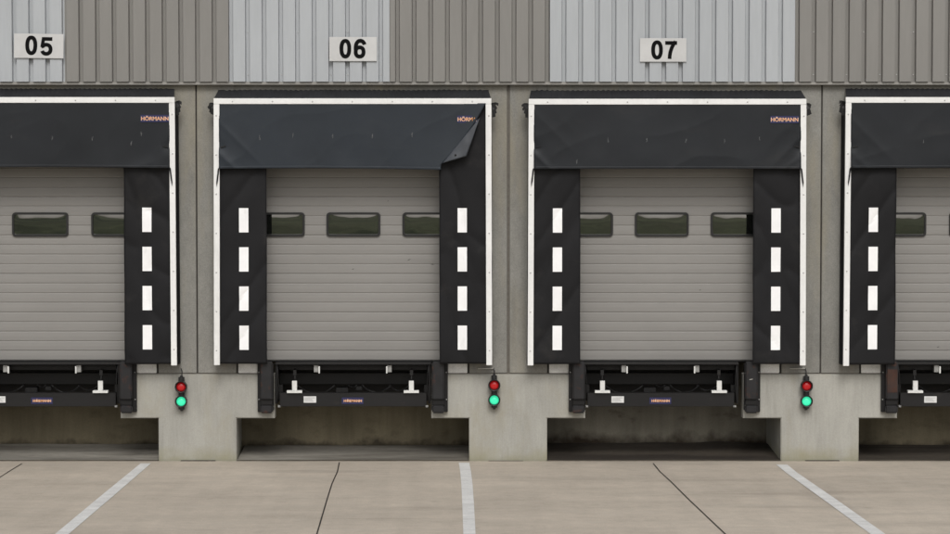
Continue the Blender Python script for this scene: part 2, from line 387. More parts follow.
# pit walls and floors under the levellers
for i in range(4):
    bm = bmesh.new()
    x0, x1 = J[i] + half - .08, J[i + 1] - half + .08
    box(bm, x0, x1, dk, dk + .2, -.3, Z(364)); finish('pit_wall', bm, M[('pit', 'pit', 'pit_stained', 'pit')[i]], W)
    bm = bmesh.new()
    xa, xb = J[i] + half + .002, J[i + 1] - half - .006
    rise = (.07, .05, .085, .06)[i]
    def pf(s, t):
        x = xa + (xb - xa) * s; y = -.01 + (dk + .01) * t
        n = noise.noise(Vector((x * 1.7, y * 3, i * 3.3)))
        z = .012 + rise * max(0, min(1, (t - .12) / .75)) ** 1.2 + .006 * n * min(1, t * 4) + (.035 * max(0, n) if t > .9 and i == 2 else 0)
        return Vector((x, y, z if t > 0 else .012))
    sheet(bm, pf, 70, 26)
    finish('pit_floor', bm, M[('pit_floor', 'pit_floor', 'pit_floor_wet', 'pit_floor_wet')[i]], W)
    bm = bmesh.new(); box(bm, xa, xb, -.035, -.0105, -.12, .013, .002); finish('pit_kerb', bm, M['kerb'], W)
# ribbed steel cladding
def cladding(u0, u1, material):
    """trapezoidal sheet: broad proud pans, narrow grooves"""
    x0, x1 = X(u0, 0, 40), X(u1, 0, 40)
    pitch = 16.55 * px; ph = X(84.7, 0, 60)
    yb, yf = -.055, -.110                              # groove floor and pan face
    prof = []
    k = math.floor((x0 - ph) / pitch) - 1
    while ph + k * pitch < x1 + pitch:
        a = ph + k * pitch
        prof += [(a - .0100, yb), (a - .0005, yf), (a + .1455, yf), (a + .1550, yb)]; k += 1
    pts = [p for p in prof if x0 <= p[0] <= x1]
    def at(x):
        for (a, ya), (b, yb_) in zip(prof, prof[1:]):
            if a <= x <= b: return ya + (yb_ - ya) * (x - a) / (b - a)
        return yb
    pts = [(x0, at(x0))] + pts + [(x1, at(x1))]
    bm = bmesh.new(); rows = []
    z0 = zClad + .012
    for z in (z0, zTop): rows.append([bm.verts.new((x, y, z)) for x, y in pts])
    back = [[bm.verts.new((x, y + .012, z)) for x, y in pts] for z in (z0, zTop)]
    n = len(pts)
    for i in range(n - 1):
        bm.faces.new((rows[0][i], rows[0][i + 1], rows[1][i + 1], rows[1][i]))
        bm.faces.new((back[0][i + 1], back[0][i], back[1][i], back[1][i + 1]))
        bm.faces.new((rows[0][i + 1], rows[0][i], back[0][i], back[0][i + 1]))
        bm.faces.new((rows[1][i], rows[1][i + 1], back[1][i + 1], back[1][i]))
    for i in (0, n - 1): bm.faces.new((rows[0][i], rows[1][i], back[1][i], back[0][i]))
    es = [e for e in bm.edges if abs(e.verts[0].co.z - e.verts[1].co.z) > 1 and len(e.link_faces) == 2]
    o = finish('cladding_sheet', bm, material, W)
    bm = bmesh.new(); t = 0                            # fixing screws on the groove floors
    for (a, ya) in prof:
        if ya == yf or not (x0 + .02 < a < x1 - .03): continue
        t += 1
        if t % 2: continue
        for z in (zClad + .10, zClad + .62, zClad + 1.3):
            if (t // 2) % 3 == (1 if z > zClad + .3 else 0) or z < zClad + .2 and (t // 2) % 2: lathe_y(bm, a + .022, z, [(0, yb - .007), (.006, yb - .007), (.008, yb - .001)], 8)
    if len(bm.verts): finish('fixing_screws', bm, M['rivet'], o)['kind'] = 'stuff'
    else: bm.free()
for u0, u1, c in ((-430, -255, 'clad_blue'), (-255, -90, 'clad_beige'), (-90, 65.5, 'clad_blue'), (65.9, 229.3, 'clad_beige'), (229.7, 389.8, 'clad_blue'), (390.2, 549.3, 'clad_beige'), (549.7, 794, 'clad_blue'), (794.4, 1110, 'clad_beige'), (1110.4, 1400, 'clad_blue')):
    cladding(u0, u1, M[c])
bm = bmesh.new()
box(bm, X(-430), X(1400), -.052, .1, zClad - .012, zTop - .02)       # liner behind the sheets, its lower edge the drip flashing
finish('flashing', bm, M['flash'], W)
bm = bmesh.new(); box(bm, X(-430), X(1400), -.084, -.0525, zClad - .026, zClad + .009, .003); finish('drip_edge', bm, M['flash'], W)
bm = bmesh.new(); box(bm, X(-430), X(1400), -.1, 18, zTop + .002, zTop + .25, .02); finish('roof', bm, M['roofing'], W)
bm = bmesh.new(); box(bm, -XW, XW, 3.0, 18, -.3, zTop); finish('inner_hall', bm, M['joint'], W)
for x in (-XW, XW - .2):
    bm = bmesh.new(); box(bm, x, x + .2, .25, 3, -.3, zTop); finish('end_wall', bm, M['panel'], W)

# ------------------------------------------------------------------ sectional doors
YD = .20
def dock_door(cu, wins, label, pitch_w=75.9, ww=54.3, scuffs=()):
    cx = X(cu, YD, 300)
    z0 = Z(360.2, YD)
    root = thing('dock_door', label, 'door', (cx, YD, z0), 'grey sectional doors of the loading bays')
    k = (YD - CY) / FPX
    wpx = lambda d: d * k
    x0, x1 = cx - 1.40, cx + 1.40
    pit = 9.66 * k
    bm = bmesh.new()
    prof = [] ; nsl = 24
    for i in range(nsl):
        b = z0 + i * pit
        deep = .0022 if i % 4 else .004
        prof += [(0.0 + .001, b + .001), (-.003, b + .010), (-.0045, b + pit * .5), (-.003, b + pit - .012), (-.001, b + pit - .0085), (deep, b + pit - .0065), (deep, b + pit - .0015)]
    A = [bm.verts.new((x0, YD + y, z)) for y, z in prof]; B = [bm.verts.new((x1, YD + y, z)) for y, z in prof]
    for i in range(len(prof) - 1):
        bm.faces.new((A[i], B[i], B[i + 1], A[i + 1]))
    C = [bm.verts.new((x0, YD + .045, prof[0][1])), bm.verts.new((x1, YD + .045, prof[0][1])), bm.verts.new((x1, YD + .045, prof[-1][1])), bm.verts.new((x0, YD + .045, prof[-1][1]))]
    bm.faces.new(C[::-1]); bm.faces.new((A[0], C[0], C[1], B[0])); bm.faces.new((A[-1], B[-1], C[2], C[3]))
    bm.faces.new(A[::-1] + [C[3], C[0]][::-1] if False else [*A, C[3], C[0]]); bm.faces.new([*B[::-1], C[1], C[2]])
    bmesh.ops.recalc_face_normals(bm, faces=bm.faces)
    finish('door_panel', bm, M['door'], root)
    bm = bmesh.new(); box(bm, x0, x1, YD - .012, YD + .05, z0 - .02, z0 - .002, .006); finish('bottom_seal', bm, M['rubber'], root)
    for j, wu in enumerate(wins):
        wx = X(wu, YD, 224); wz = (Z(212.2, YD) + Z(236.6, YD)) / 2
        w_, h_ = ww * k, 24.4 * k
        bm = bmesh.new()
        o = rrect(wx, wz, w_, h_, .045); i_ = rrect(wx, wz, w_ - .062, h_ - .062, .028); n = len(o)
        yo, yi = YD - .027, YD - .009
        VO = [bm.verts.new((x, YD + .01, z)) for x, z in o]
        VO2 = [bm.verts.new((wx + (x - wx) * .992, yo, wz + (z - wz) * .985)) for x, z in o]
        VI = [bm.verts.new((wx + (x - wx) * 1.02, yo, wz + (z - wz) * 1.03)) for x, z in i_]
        VI2 = [bm.verts.new((x, yi, z)) for x, z in i_]
        for a, b in ((VO, VO2), (VO2, VI), (VI, VI2)):
            for q in range(n): bm.faces.new((a[q], a[(q + 1) % n], b[(q + 1) % n], b[q])).smooth = False
        bmesh.ops.recalc_face_normals(bm, faces=bm.faces)
        fr = finish('window', bm, M['frame_black'], root)
        bm = bmesh.new()
        W2, H2 = w_ - .04, h_ - .04
        seed = cu * .37 + j * 11.3
        amp = .0029 + .0006 * noise.noise(Vector((seed, 0, 0)))
        def pane(s, t):
            a = 2 * s - 1; b = 2 * t - 1
            y = -amp * (1 - (b * b if b > 0 else .22 * b * b)) * (1 - .6 * a ** 4) + .0005 * noise.noise(Vector((a * 1.1 + seed, b * .9, 2))) + .00012 * noise.noise(Vector((a * 2.5 + seed, b * 2.5, 7)))
            return Vector((wx + a * W2 / 2, YD - .013 + y, wz + b * H2 / 2))
        sheet(bm, pane, 60, 28)
        finish('pane', bm, M['glass'], fr, smooth=True)
    for (su, sv, l, a) in scuffs:
        bm = bmesh.new(); x, z = P(su, sv, YD)
        c, s_ = math.cos(a), math.sin(a); hw = .0035
        pts = [(x - c * l, z - s_ * l), (x + s_ * hw, z - c * hw), (x + c * l, z + s_ * l), (x - s_ * hw * .6, z + c * hw)]
        prism(bm, pts, YD - .0062, YD - .004); finish('scratch', bm, M['steel_dark'], root)
    return root
dock_door(40.4, (-37.5, 40.4, 119.5), 'grey ribbed sectional door under bay number 05, cut by the photo edge', ww=56.5)
dock_door(353.4, (277.8, 353.4, 429.4), 'grey ribbed sectional door under bay number 06 with small scratches', scuffs=((409, 259.7, .025, .4), (432.5, 264.3, .02, -.1), (353, 269, .015, .2), (388, 201, .01, .5)))
dock_door(661.7, (586, 661.7, 737.5), 'clean grey ribbed sectional door under bay number 07', scuffs=((700, 290, .012, .3),))
dock_door(975, (899, 976, 1053), 'grey ribbed sectional door in the unnumbered bay at the right photo edge', scuffs=((938, 347, .02, .3),))

# ------------------------------------------------------------------ dock shelters
YF = -.27                                              # front plane of the shelter frame
fx = (YF - CY) / FPX                                   # metres per pixel at that plane
def shelter(cu, top_v, bot_v, label, num, torn=False, logo=True, dents=()):
    cx = X(cu, YF, 300); zb = Z(bot_v, YF); zt = Z(top_v, YF)
    root = thing('dock_shelter', label, 'dock shelter', (cx, YF, zb), 'black curtain shelters framing the loading bays')
    hw = 138.6 * fx; t = 5.7 * fx; spl = .010           # half width, bar width, splay towards the foot
    # aluminium frame
    bm = bmesh.new()
    box(bm, cx - hw, cx + hw, YF, YF + .05, zt - t, zt, .003)
    tbar = finish('top_bar', bm, M['alu'], root)
    for s in (-1, 1):
        bm = bmesh.new(); x0, x1 = sorted((cx + s * hw, cx + s * (hw - t)))
        box(bm, x0, x1, YF + .001, YF + .05, zb, zt - t - .0015, .003)
        for v in bm.verts: v.co.x += s * spl * (zt - v.co.z) / (zt - zb)
        bar = finish('side_bar', bm, M['alu'], root)
        for q in range(7):
            z = zt - .21 - q * .478; bm = bmesh.new()
            lathe_y(bm, cx + s * (hw - t / 2 + .004 + spl * (zt - z) / (zt - zb)), z, [(0, YF - .006), (.008, YF - .005), (.0105, YF + .001)], 10)
            finish('rivet', bm, M['rivet'], bar)
    for q in range(7):
        bm = bmesh.new(); lathe_y(bm, cx - 1.46 + q * .4866, zt - t * .55, [(0, YF - .006), (.008, YF - .005), (.0105, YF)], 10)
        finish('rivet', bm, M['rivet'], tbar)
    # side covers between frame and wall
    for s in (-1, 1):
        bm = bmesh.new()
        def sc(a, b):
            z = zb + .01 + (zt - zb - .08) * b
            wob = .010 * noise.noise(Vector((cu * .1 + s, z * 2.2, 0))) * math.sin(math.pi * a)
            return Vector((cx + s * (hw - .006 + spl * (1 - b) + (.022 * min(1, a * 3)) * (.45 if abs(cu - 510) < 180 else 1) + wob), YF + .048 + (-YF - .052) * a, z))
        sheet(bm, sc, 6, 60)
        bmesh.ops.solidify(bm, geom=bm.faces[:], thickness=.006)
        finish('side_cover', bm, M['fabric_roof'], root)
    # pleated roof cover sloping up to the wall
    bm = bmesh.new()
    def roof(a, b):
        x = (2 * a - 1) * (hw - .006 - .028 * b)
        rp = .0045 * math.sin(x * 2 * math.pi / .062 + 2.2 * math.sin(x * 1.7)) * (.3 + .7 * b) + .006 * noise.noise(Vector((x * 2.2, b * 2, cu)))
        return Vector((cx + x, YF + .004 + (-YF - .008) * b, zt + .003 + .106 * b + rp * (1 if 0.02 < a < .98 else 0)))
    sheet(bm, roof, 330, 8)
    rv = [bm.verts[:]]
    # closing lip under the roof cover
    finish('roof_cover', bm, M['fabric_roof'], root)
    # curtains
    for s in (-1, 1):
        bm = bmesh.new()
        xi = 86.6 * fx * s; xo = (hw - t * .75) * s
        def cur(a, b):
            z = zb + .012 + (zt - t * .8 - zb - .012) * b
            x = xi + (xo - xi) * a
            q = noise.noise(Vector((x * 2.2 + cu, z * 1.3, s * 3)))
            rg = 1 - abs(noise.noise(Vector((x * 2.5 + z * 1.6 * s + cu * .3, z * .8 - x, 4.2 + num))))
            y = YF + .048 + .012 * q + .018 * rg ** 5 + .008 * math.sin(math.pi * b) - .010 * (1 - b) ** 6 * math.sin(a * 3 + num)
            y += .010 * (1 - a) ** 2
            ex = .006 * noise.noise(Vector((z * 1.3, cu, s))) * (1 - a)
            return Vector((cx + x + ex + spl * s * (1 - b) * .6 * a, y, z))
        if s < 0:
            sheet(bm, lambda a, b: cur(1 - a, b), 22, 110, .005)
        else: sheet(bm, cur, 22, 110, .005)
        cu_o = finish('side_curtain', bm, M['fabric_side'], root, smooth=True)
        for q in range(4):
            bm = bmesh.new(); zc = Z(220.3 + 39.25 * q + (top_v - 98) * .4, YF); xc = 109.4 * fx * s
            a0 = lambda x: (x - xi) / (xo - xi)
            def mk(a, b):
                x = xc + (a - .5) * 9.3 * fx; z = zc + (b - .5) * 24.4 * fx
                bb = (z - zb - .012) / (zt - t * .8 - zb - .012)
                p = cur(a0(x), bb); return Vector((cx + x + spl * s * (1 - bb) * .3, p.y - .004, z))
            sheet(bm, mk, 3, 8, .003)
            for f in bm.faces: f.smooth = False
            finish('white_mark', bm, M['mark'], cu_o)
    # top curtain, hung over the side curtains
    bm = bmesh.new()
    zc0 = Z(168.6 + (top_v - 98) * .5, YF); zc1 = zt - t * .85
    xl = -(hw - t * .9)
    zn = Z(163.6, YF)
    def tc_y(x, z):
        b = (z - zc0) / (zc1 - zc0)
        q = noise.noise(Vector((x * 1.5 + cu, z * 1.2, 9))); e = abs(x) / hw
        y = YF + .010 - .014 * (1 - b) + .016 * q * (1 - b * .7) - .007 * math.exp(-((b - .15) / .2) ** 2) * noise.noise(Vector((x * 3.1 + cu, z * 2.0, 1)))
        crn = max(0, e - .62) / .38                      # diagonal pulls from the lower corners
        rg = 1 - abs(noise.noise(Vector(((x * math.copysign(1, x)) * 2.3 - z * 2.3, (x + z) * .45, cu))))
        y -= .022 * (rg ** 5) * crn * (1 - b) * 1.2
        rg2 = 1 - abs(noise.noise(Vector((x * 1.1 - z * 1.7 + cu, x * .5 + z, 3))))
        y -= .006 * rg2 ** 5 * (1 - b * .7)
        y += .016 * math.exp(-((e - .97) / .05) ** 2 - ((b - .33) / .09) ** 2)
        return y
    def right(z):
        if not torn: return -xl
        b = max(0, min(1, (z - zn) / (zc1 - zn)))
        xa = X(441.0, YF, 163) - cx
        return xa + (-xl - .004 - xa) * (b ** .98) + .045 * math.sin(b * math.pi)
    def tc(a, b):
        z = zc0 + (zc1 - zc0) * b
        rx = right(z); x = xl + (rx - xl) * a
        y = tc_y(x, z)
        sag = .012 * math.sin(math.pi * a) * (1 - b) ** 3 * (1 if cu < 600 else .2)
        if torn: y -= .02 * a ** 10 * (1 - b * .5); sag -= .014 * a * (1 - b) ** 3
        return Vector((cx + x, y, z + sag))
    sheet(bm, tc, 150, 46, .005)
    FT = M['fabric_faded'] if torn else M['fabric_top']
    tco = finish('top_curtain', bm, FT, root, smooth=True)
    bm = bmesh.new()                                     # sewn hem along the lower edge
    def hem(a, b):
        p = tc(a * .998 + .001, b * .042 + .001); return p + Vector((0, -.0045 - .002 * math.sin(math.pi * b), 0))
    sheet(bm, hem, 150, 5, .003); finish('hem', bm, FT, tco, smooth=True)
    for q, (du, v) in enumerate(dents):                  # pale rub marks left by lorries
        bm = bmesh.new(); rr = random.Random(int(cu * 7) + q); x, z = P(cu + du, v, YF)
        for _ in range(4):
            ox, oz = rr.uniform(-.009, .009), rr.uniform(-.025, .02); h = rr.uniform(.008, .02); w2 = rr.uniform(.003, .006)
            pts = [(x + ox - w2, z + oz - h), (x + ox + w2 * .4, z + oz - h * .8), (x + ox + w2, z + oz + h), (x + ox - w2 * .5, z + oz + h * .7)]
            a = [bm.verts.new((xx, tc_y(xx - cx, zz) - .0035, zz)) for xx, zz in pts]; bm.faces.new(a)
        finish('rub_mark', bm, M['scuff'], tco)
    for s in (-1, 1):                                    # strap ends: a stub slot on the curtain and a sliver over the frame
        if torn and s > 0: continue
        bm = bmesh.new(); x = cx + s * (hw - t - .045); z = Z(146.5, YF)
        yy = min(tc_y(x - cx + d * .03, z) for d in (-1, 0, 1)) - .004
        prism(bm, [(x - .03, z + .008 * s + .006), (x - .03, z - .008 + .008 * s), (x + .035, z - .008 - .008 * s), (x + .03, z + .006 - .008 * s)], yy - .006, yy + .004)
        finish('strap_slot', bm, M['rubber'], tco)
        bm = bmesh.new(); x = cx + s * (hw - t * .62 + spl * .3)
        za, zb2 = zc0 + .02, zc0 - .22
        prism(bm, [(x - s * t * .42, za), (x - s * t * .12, za - .02), (x + s * t * .16, zb2 + .05), (x + s * t * .10, zb2), (x - s * t * .15, zb2 + .08)], YF - .014, YF - .008)
        finish('strap_end', bm, M['fabric_side'], tco)
    if torn:                                             # torn corner folded over, its paler reverse showing
        bm = bmesh.new()
        def fp(u, v, dy): x, z = P(u, v, YF); return Vector((x, min(YF - .012, tc_y(x - cx, z) - .012) + dy, z))
        A, B, C = fp(479.8, 117.5, -.004), fp(442.3, 163.2, -.008), fp(466.5, 156.2, -.04)
        def flap(a, b):
            p = A.lerp(B, b); q = A.lerp(C, b); r = p.lerp(q, a)
            return r + Vector((0, -.014 * math.sin(math.pi * a) * b + .006 * noise.noise(r * 9), .006 * math.sin(b * 9) * a * b))
        sheet(bm, flap, 12, 30, .004); fl = finish('torn_flap', bm, M['fabric_back'], tco, smooth=True)
        bm = bmesh.new(); x, z = P(455.5, 155, YF - .05); yy = -.05 + YF
        lathe_y(bm, x, z, [(0, yy - .012), (.012, yy - .010), (.013, yy + .03)], 12); finish('grommet', bm, M['rubber'], fl)
    # ragged strap bundles behind the top corners
    for s in (-1, 1):
        bm = bmesh.new(); rr = random.Random(int(cu) * 3 + s); x = cx + s * (hw - .006); z = zt - .07
        for (dx, dz, w2) in ((.085, -.005, .02), (.075, -.055, .018), (.06, -.105, .022), (.035, -.14, .02)):
            dx *= rr.uniform(.8, 1.15); dz += rr.uniform(-.02, .015); yb_ = YF + .07 + rr.uniform(0, .05)
            a = Vector((x, yb_, z)); e = Vector((x + s * dx, yb_ - .02, z + dz)); m_ = (a + e) / 2 + Vector((s * .012, -.015, .012))
            pv = None
            for p in (a, m_, e):
                nrm = Vector((-(e - a).z, 0, (e - a).x)).normalized() * w2 * rr.uniform(.6, 1.1)
                c2 = [bm.verts.new(p + nrm), bm.verts.new(p - nrm), bm.verts.new(p - nrm + Vector((0, .006, 0))), bm.verts.new(p + nrm + Vector((0, .006, 0)))]
                if pv:
                    for k in range(4): bm.faces.new((pv[k], pv[(k + 1) % 4], c2[(k + 1) % 4], c2[k]))
                else: bm.faces.new(c2)
                pv = c2
            bm.faces.new(pv[::-1])
        finish('corner_straps', bm, M['rubber'], root)
    if logo:                                             # maker's label on the curtain
        uR = cu + 131.2; uL = cu + 104.2 + (.8 if torn else 0)
        v0, v1 = 115.4 + (top_v - 98) * .6, 122.6 + (top_v - 98) * .6
        xa, za = P(uL - .8, v1, YF); xb, zb3 = P(uR + (.8 if not torn else 0), v0, YF)
        if torn: xb = min(xb, cx + right(.4 * za + .6 * zb3))
        yl = min(tc_y(xa - cx + (xb - xa) * q / 8, za + (zb3 - za) * r / 3) for q in range(9) for r in range(4)) - .003
        bm = bmesh.new(); box(bm, xa, xb, yl - .003, yl + .004, za, zb3); lb = finish('maker_label', bm, M['navy'], tco)
        zz0, zz1 = za + .022, zb3 - .014
        txt = 'HÖRMA' if torn else 'HÖRMANN'
        x1 = xb - .01
        lettering('letter_outline', txt, xa + .006, x1 + .003, zz0 - .004, zz1 + .004, yl - .0035, M['pale_letter'], lb, .035, .001)
        lettering('lettering', txt, xa + .010, x1 - .001, zz0, zz1, yl - .0055, M['orange'], lb, .0, .001)
    return root
D6 = ((-93, 137.5), (-59.5, 135), (-20, 135), (20, 135), (59, 135), (105, 134.5))
D7 = ((-58.5, 140), (-20, 140), (19, 140), (58, 140), (93, 139), (-90, 160.5))
D5 = ((-25.5, 137.5), (15, 138), (55, 138), (94, 143.3), (104, 134))
shelter(37.2, 97.0, 365.6, 'black curtain shelter in a pale frame below the 05 sign', 1, dents=D5)
shelter(352.9, 98.2, 365.3, 'black curtain shelter whose upper right corner is torn and folded over', 2, torn=True, dents=D6)
shelter(666.9, 98.7, 365.6, 'intact black curtain shelter in a white frame below the 07 sign', 3, dents=D7)
shelter(983.0, 97.0, 366.1, 'black curtain shelter cut by the right photo edge, without a number sign', 4, dents=((-60, 140), (-20, 139)))

# ------------------------------------------------------------------ dock levellers
def leveller(cu, label):
    v = 390; xc = X(cu, .02, v)
    root = thing('dock_leveller', label, 'dock leveller', (xc, .02, Z(406)), 'hydraulic dock levellers under the doors')
    def xx(d, Y=.02): return X(cu + d, Y, v)
    def bx(name, d0, d1, v0, v1, y0, y1, m, bev=.003, par=root):
        bm = bmesh.new(); box(bm, xx(d0, y0), xx(d1, y0), y0, y1, Z(v1, y0), Z(v0, y0), bev); return finish(name, bm, M[m], par)
    deck = bx('deck', -78, 78, 363.2, 364.8, .005, 1.09, 'steel_dark', .002)
    bx('lip', -74, 74, 365.3, 370.0, .15, .19, 'steel_black')
    bx('cross_beam', -75, 75, 373.2, 384.2, .42, .55, 'steel_dark', .004)
    fb = bx('front_beam', -73.2, 73.4, 393.0, 406.6, .02, .14, 'steel_dark', .004)
    bx('back_plate', -76, 76, 365, 392, .86, .9, 'steel_black', 0)  # added black sheet, stands in for the shade inside the leveller
    for s in (-1, 1):
        bm = bmesh.new()                                 # T shaped transport strut
        d = 58.4 * s
        box(bm, xx(d - 2.4), xx(d + 2.4), .0, .045, Z(390.6), Z(381), .002)
        box(bm, xx(d - 7.6), xx(d + 7.6), -.012, .07, Z(393.1), Z(390.65), .002)
        finish('strut_foot', bm, M['white_steel'], root)
        bm = bmesh.new(); tube(bm, [(xx(d), .05, Z(383)), (xx(d), .12, Z(370))], .014, 8)
        box(bm, xx(d - 1.6), xx(d + 1.6), .06, .1, Z(376), Z(370.5), .002); finish('strut_rod', bm, M['steel_dark'], root)
        bm = bmesh.new(); d = 36.0 * s
        box(bm, xx(d - 2.6 * 1 + (0.6 if s > 0 else -.6)), xx(d + 2.0 + (0.6 if s > 0 else -.6)), .04, .12, Z(372.6), Z(365.6), .002); finish('hinge_block', bm, M['grey_steel'], root)
        bm = bmesh.new(); box(bm, xx(d - s * 1.6), xx(d - s * 2.9), .015, .06, Z(373.6), Z(366.5), .002); finish('hinge_plate', bm, M['white_steel'], root)
        bm = bmesh.new()                                 # side rail and its cable
        box(bm, xx(s * 75.6), xx(s * 77.6), .03, 1.0, Z(404), Z(365), .003)
        finish('side_rail', bm, M['steel_black'], root)
        bm = bmesh.new(); box(bm, xx(s * 71), xx(s * 75.5), .145, .23, Z(402), Z(386), .004); finish('rail_bracket', bm, M['steel_black'], root)
        bm = bmesh.new(); tube(bm, [(xx(s * 75.4), .01, Z(366)), (xx(s * 74.9), .0, Z(374)), (xx(s * 74.3), -.005, Z(384)), (xx(s * 75.2), .0, Z(395)), (xx(s * 75.7), .01, Z(404))], .006, 6)
        finish('side_cable', bm, M['steel_dark'], root)
        bm = bmesh.new(); lathe_y(bm, xx(s * 74.2), Z(406.6), [(0, -.02), (.014, -.018), (.016, .03)], 10); box(bm, xx(s * 72.6), xx(s * 75.2), .0, .05, Z(407.6), Z(405.6), .002); finish('foot_bolt', bm, M['grey_steel'], root)
    bx('pump_unit', -17, -5, 387.8, 394, .3, .45, 'grey_black' if 'grey_black' in M else 'steel_dark', .006)
    bx('valve_block', 3, 9, 386.5, 390.5, .3, .4, 'steel_dark', .006)
    rr = random.Random(int(cu))
    for a, b, dip in ((-56, -18, 9), (-5, 4, 2.5), (9, 38, 8), (36, 56, 6)):
        pts = []
        for k in range(13):
            q = k / 12; pts.append((xx(a + (b - a) * q, .33), .33 + .03 * math.sin(q * 5), Z(385 + dip * 4 * q * (1 - q) * rr.uniform(.9, 1.05), .33)))
        bm = bmesh.new(); tube(bm, pts, .011, 7); finish('hose', bm, M['rubber'], root)
    st = bx('rating_sticker', -49.3, -36.8, 396.4, 402.8, .0165, .019, 'sticker', 0, fb)
    bm = bmesh.new()
    for k in range(4): box(bm, xx(-48.4), xx(-38 - (k * 3.1) % 4), .0150, .0164, Z(398.2 + k * 1.15), Z(397.9 + k * 1.15))
    finish('small_print', bm, M['sticker_ink'], st)
    lb = bx('maker_label', -11.2, 10.4, 397.6, 404.2, .0165, .019, 'navy', 0, fb)
    lettering('letter_outline', 'HÖRMANN', xx(-9.3), xx(8.9), Z(402.4), Z(399.2), .0160, M['pale_letter'], lb, .055, .001)
    lettering('lettering', 'HÖRMANN', xx(-9.1), xx(8.7), Z(402.2), Z(399.4), .0145, M['orange'], lb, .012, .001)
    return root
leveller(42.2, 'black dock leveller with hoses below the door of bay 05')
leveller(353.0, 'black dock leveller with white strut feet below the door of bay 06')
leveller(660.8, 'black dock leveller with white strut feet below the door of bay 07')
leveller(973.6, 'black dock leveller cut by the right photo edge below its door')

# ------------------------------------------------------------------ dock bumpers
def bumper(jx, s, label, rust=False, scrape=False):
    x_in, x_out = jx + s * 60.6 * px, jx + s * 77.0 * px
    root = thing('dock_bumper', label, 'dock bumper', ((x_in + x_out) / 2, 0, Z(411.5)), 'black rubber dock bumpers beside the levellers')
    bm = bmesh.new(); box(bm, x_in, x_in + s * 13.5 * px, -.055, -.001, Z(411.8), Z(363), .006); finish('back_plate', bm, M['steel_black'], root)
    a, b = jx + s * 64.2 * px, jx + s * 76.2 * px
    bm = bmesh.new(); box(bm, a, b, -.15, -.056, Z(398.6), Z(361), .014, 3); pad = finish('pad', bm, M['bumper'], root)
    if rust:
        bm = bmesh.new(); box(bm, a + s * .012, b - s * .012, -.1535, -.1505, Z(391.5), Z(368.5), .001); finish('worn_patch', bm, M['bumper_rust'], pad)
    bm = bmesh.new(); box(bm, a + s * .004, b - s * .004, -.115, -.056, Z(404.4), Z(398.8), .006); finish('pad_gap', bm, M['steel_black'], root)
    bm = bmesh.new(); box(bm, a - s * .006, b, -.145, -.056, Z(412.3), Z(404.6), .016, 3); finish('lower_pad', bm, M['bumper'], root)
    bm = bmesh.new(); box(bm, jx + s * 76.3 * px, x_out, -.07, -.002, Z(410), Z(363), .004); finish('inner_plate', bm, M['steel_black'], root)
    for bu, bv in ((61.9, 399.2), (62.1, 372)):
        bm = bmesh.new(); lathe_y(bm, jx + s * bu * px, Z(bv), [(0, -.068), (.007, -.067), (.009, -.055)], 10); finish('bolt', bm, M['grey_steel'], root)
    if scrape:
        bm = bmesh.new(); x, z = (a + b) / 2 - .01, Z(378.5); prism(bm, [(x - .022, z - .006), (x + .02, z + .002), (x + .026, z + .008), (x - .012, z + .004)], -.1535, -.1505); finish('bright_scrape', bm, M['pale_conduit'], pad)
bumper(J[1], -1, 'black dock bumper at the right end of the bay 05 leveller')
bumper(J[1], 1, 'black dock bumper at the left end of the bay 06 leveller, lightly rusted', scrape=False)
bumper(J[2], -1, 'black dock bumper at the right end of the bay 06 leveller, red-brown smears')
bumper(J[2], 1, 'black dock bumper at the left end of the bay 07 leveller')
bumper(J[3], -1, 'black dock bumper with a bright scrape at the right of the bay 07 leveller', scrape=True)
bumper(J[3], 1, 'dock bumper with a brown rusty face at the far right', rust=True)

# ------------------------------------------------------------------ signal lights
def signal(u, vr, vg, label, conduit=True):
    x = X(u, -.06, 390); zr, zg = Z(vr, -.06), Z(vg, -.06)
    root = thing('signal_light', label, 'traffic light', (x, 0, zg), 'red and green dock signal lights on the piers')
    bm = bmesh.new(); r = 6.1 * px
    box(bm, x - 2.9 * px, x + 2.9 * px, -.085, -.001, Z(vr + 16 + 8.4, -.06), Z(vr - 11, -.06), .02, 3)
    for z in (zr, zg):
        lathe_y(bm, x, z, [(0, -.02), (r * .8, -.02), (r * .96, -.05), (r, -.1), (r, -.118), (r * .94, -.122), (r * .82, -.118), (r * .76, -.098), (r * .73, -.09)], 36)
        # short visor over the lens
    finish('housing', bm, M['housing'], root)
    for z, m, nm in ((zr, 'red_lens', 'red_lens'), (zg, 'green_lens', 'green_lens')):
        bm = bmesh.new(); rl = r * .74
        lathe_y(bm, x, z, [(rl, -.094), (rl * .9, -.104), (rl * .6, -.113), (rl * .3, -.117), (0, -.118)], 32)
        finish(nm, bm, M[m], root)
        bm = bmesh.new(); n = 20; vs = []
        for k in range(n + 1):
            a = R(25 + 130 * k / n); c, s_ = math.cos(a), math.sin(a)
            vs.append([bm.verts.new((x + rr * c, y, z + rr * s_)) for rr, y in ((r * .9, -.115), (r * .93, -.160), (r * .98, -.160), (r, -.115))])
        for k in range(n):
            for q in range(4): bm.faces.new((vs[k][q], vs[k + 1][q], vs[k + 1][(q + 1) % 4], vs[k][(q + 1) % 4]))
        finish('visor', bm, M['housing'], root)
    bm = bmesh.new()
    zc = Z(368.3)
    tube(bm, [(x, -.03, Z(vr - 10.5)), (x + .004, -.02, Z(371)), (x - .01, -.02, zc)], .006, 6)
    finish('supply_cable', bm, M['housing'], root)
    if conduit:
        bm = bmesh.new(); tube(bm, [(x - .012, -.02, zc), (x - .20, -.02, zc - .003)], .007, 8); finish('conduit', bm, M['pale_conduit'], root)
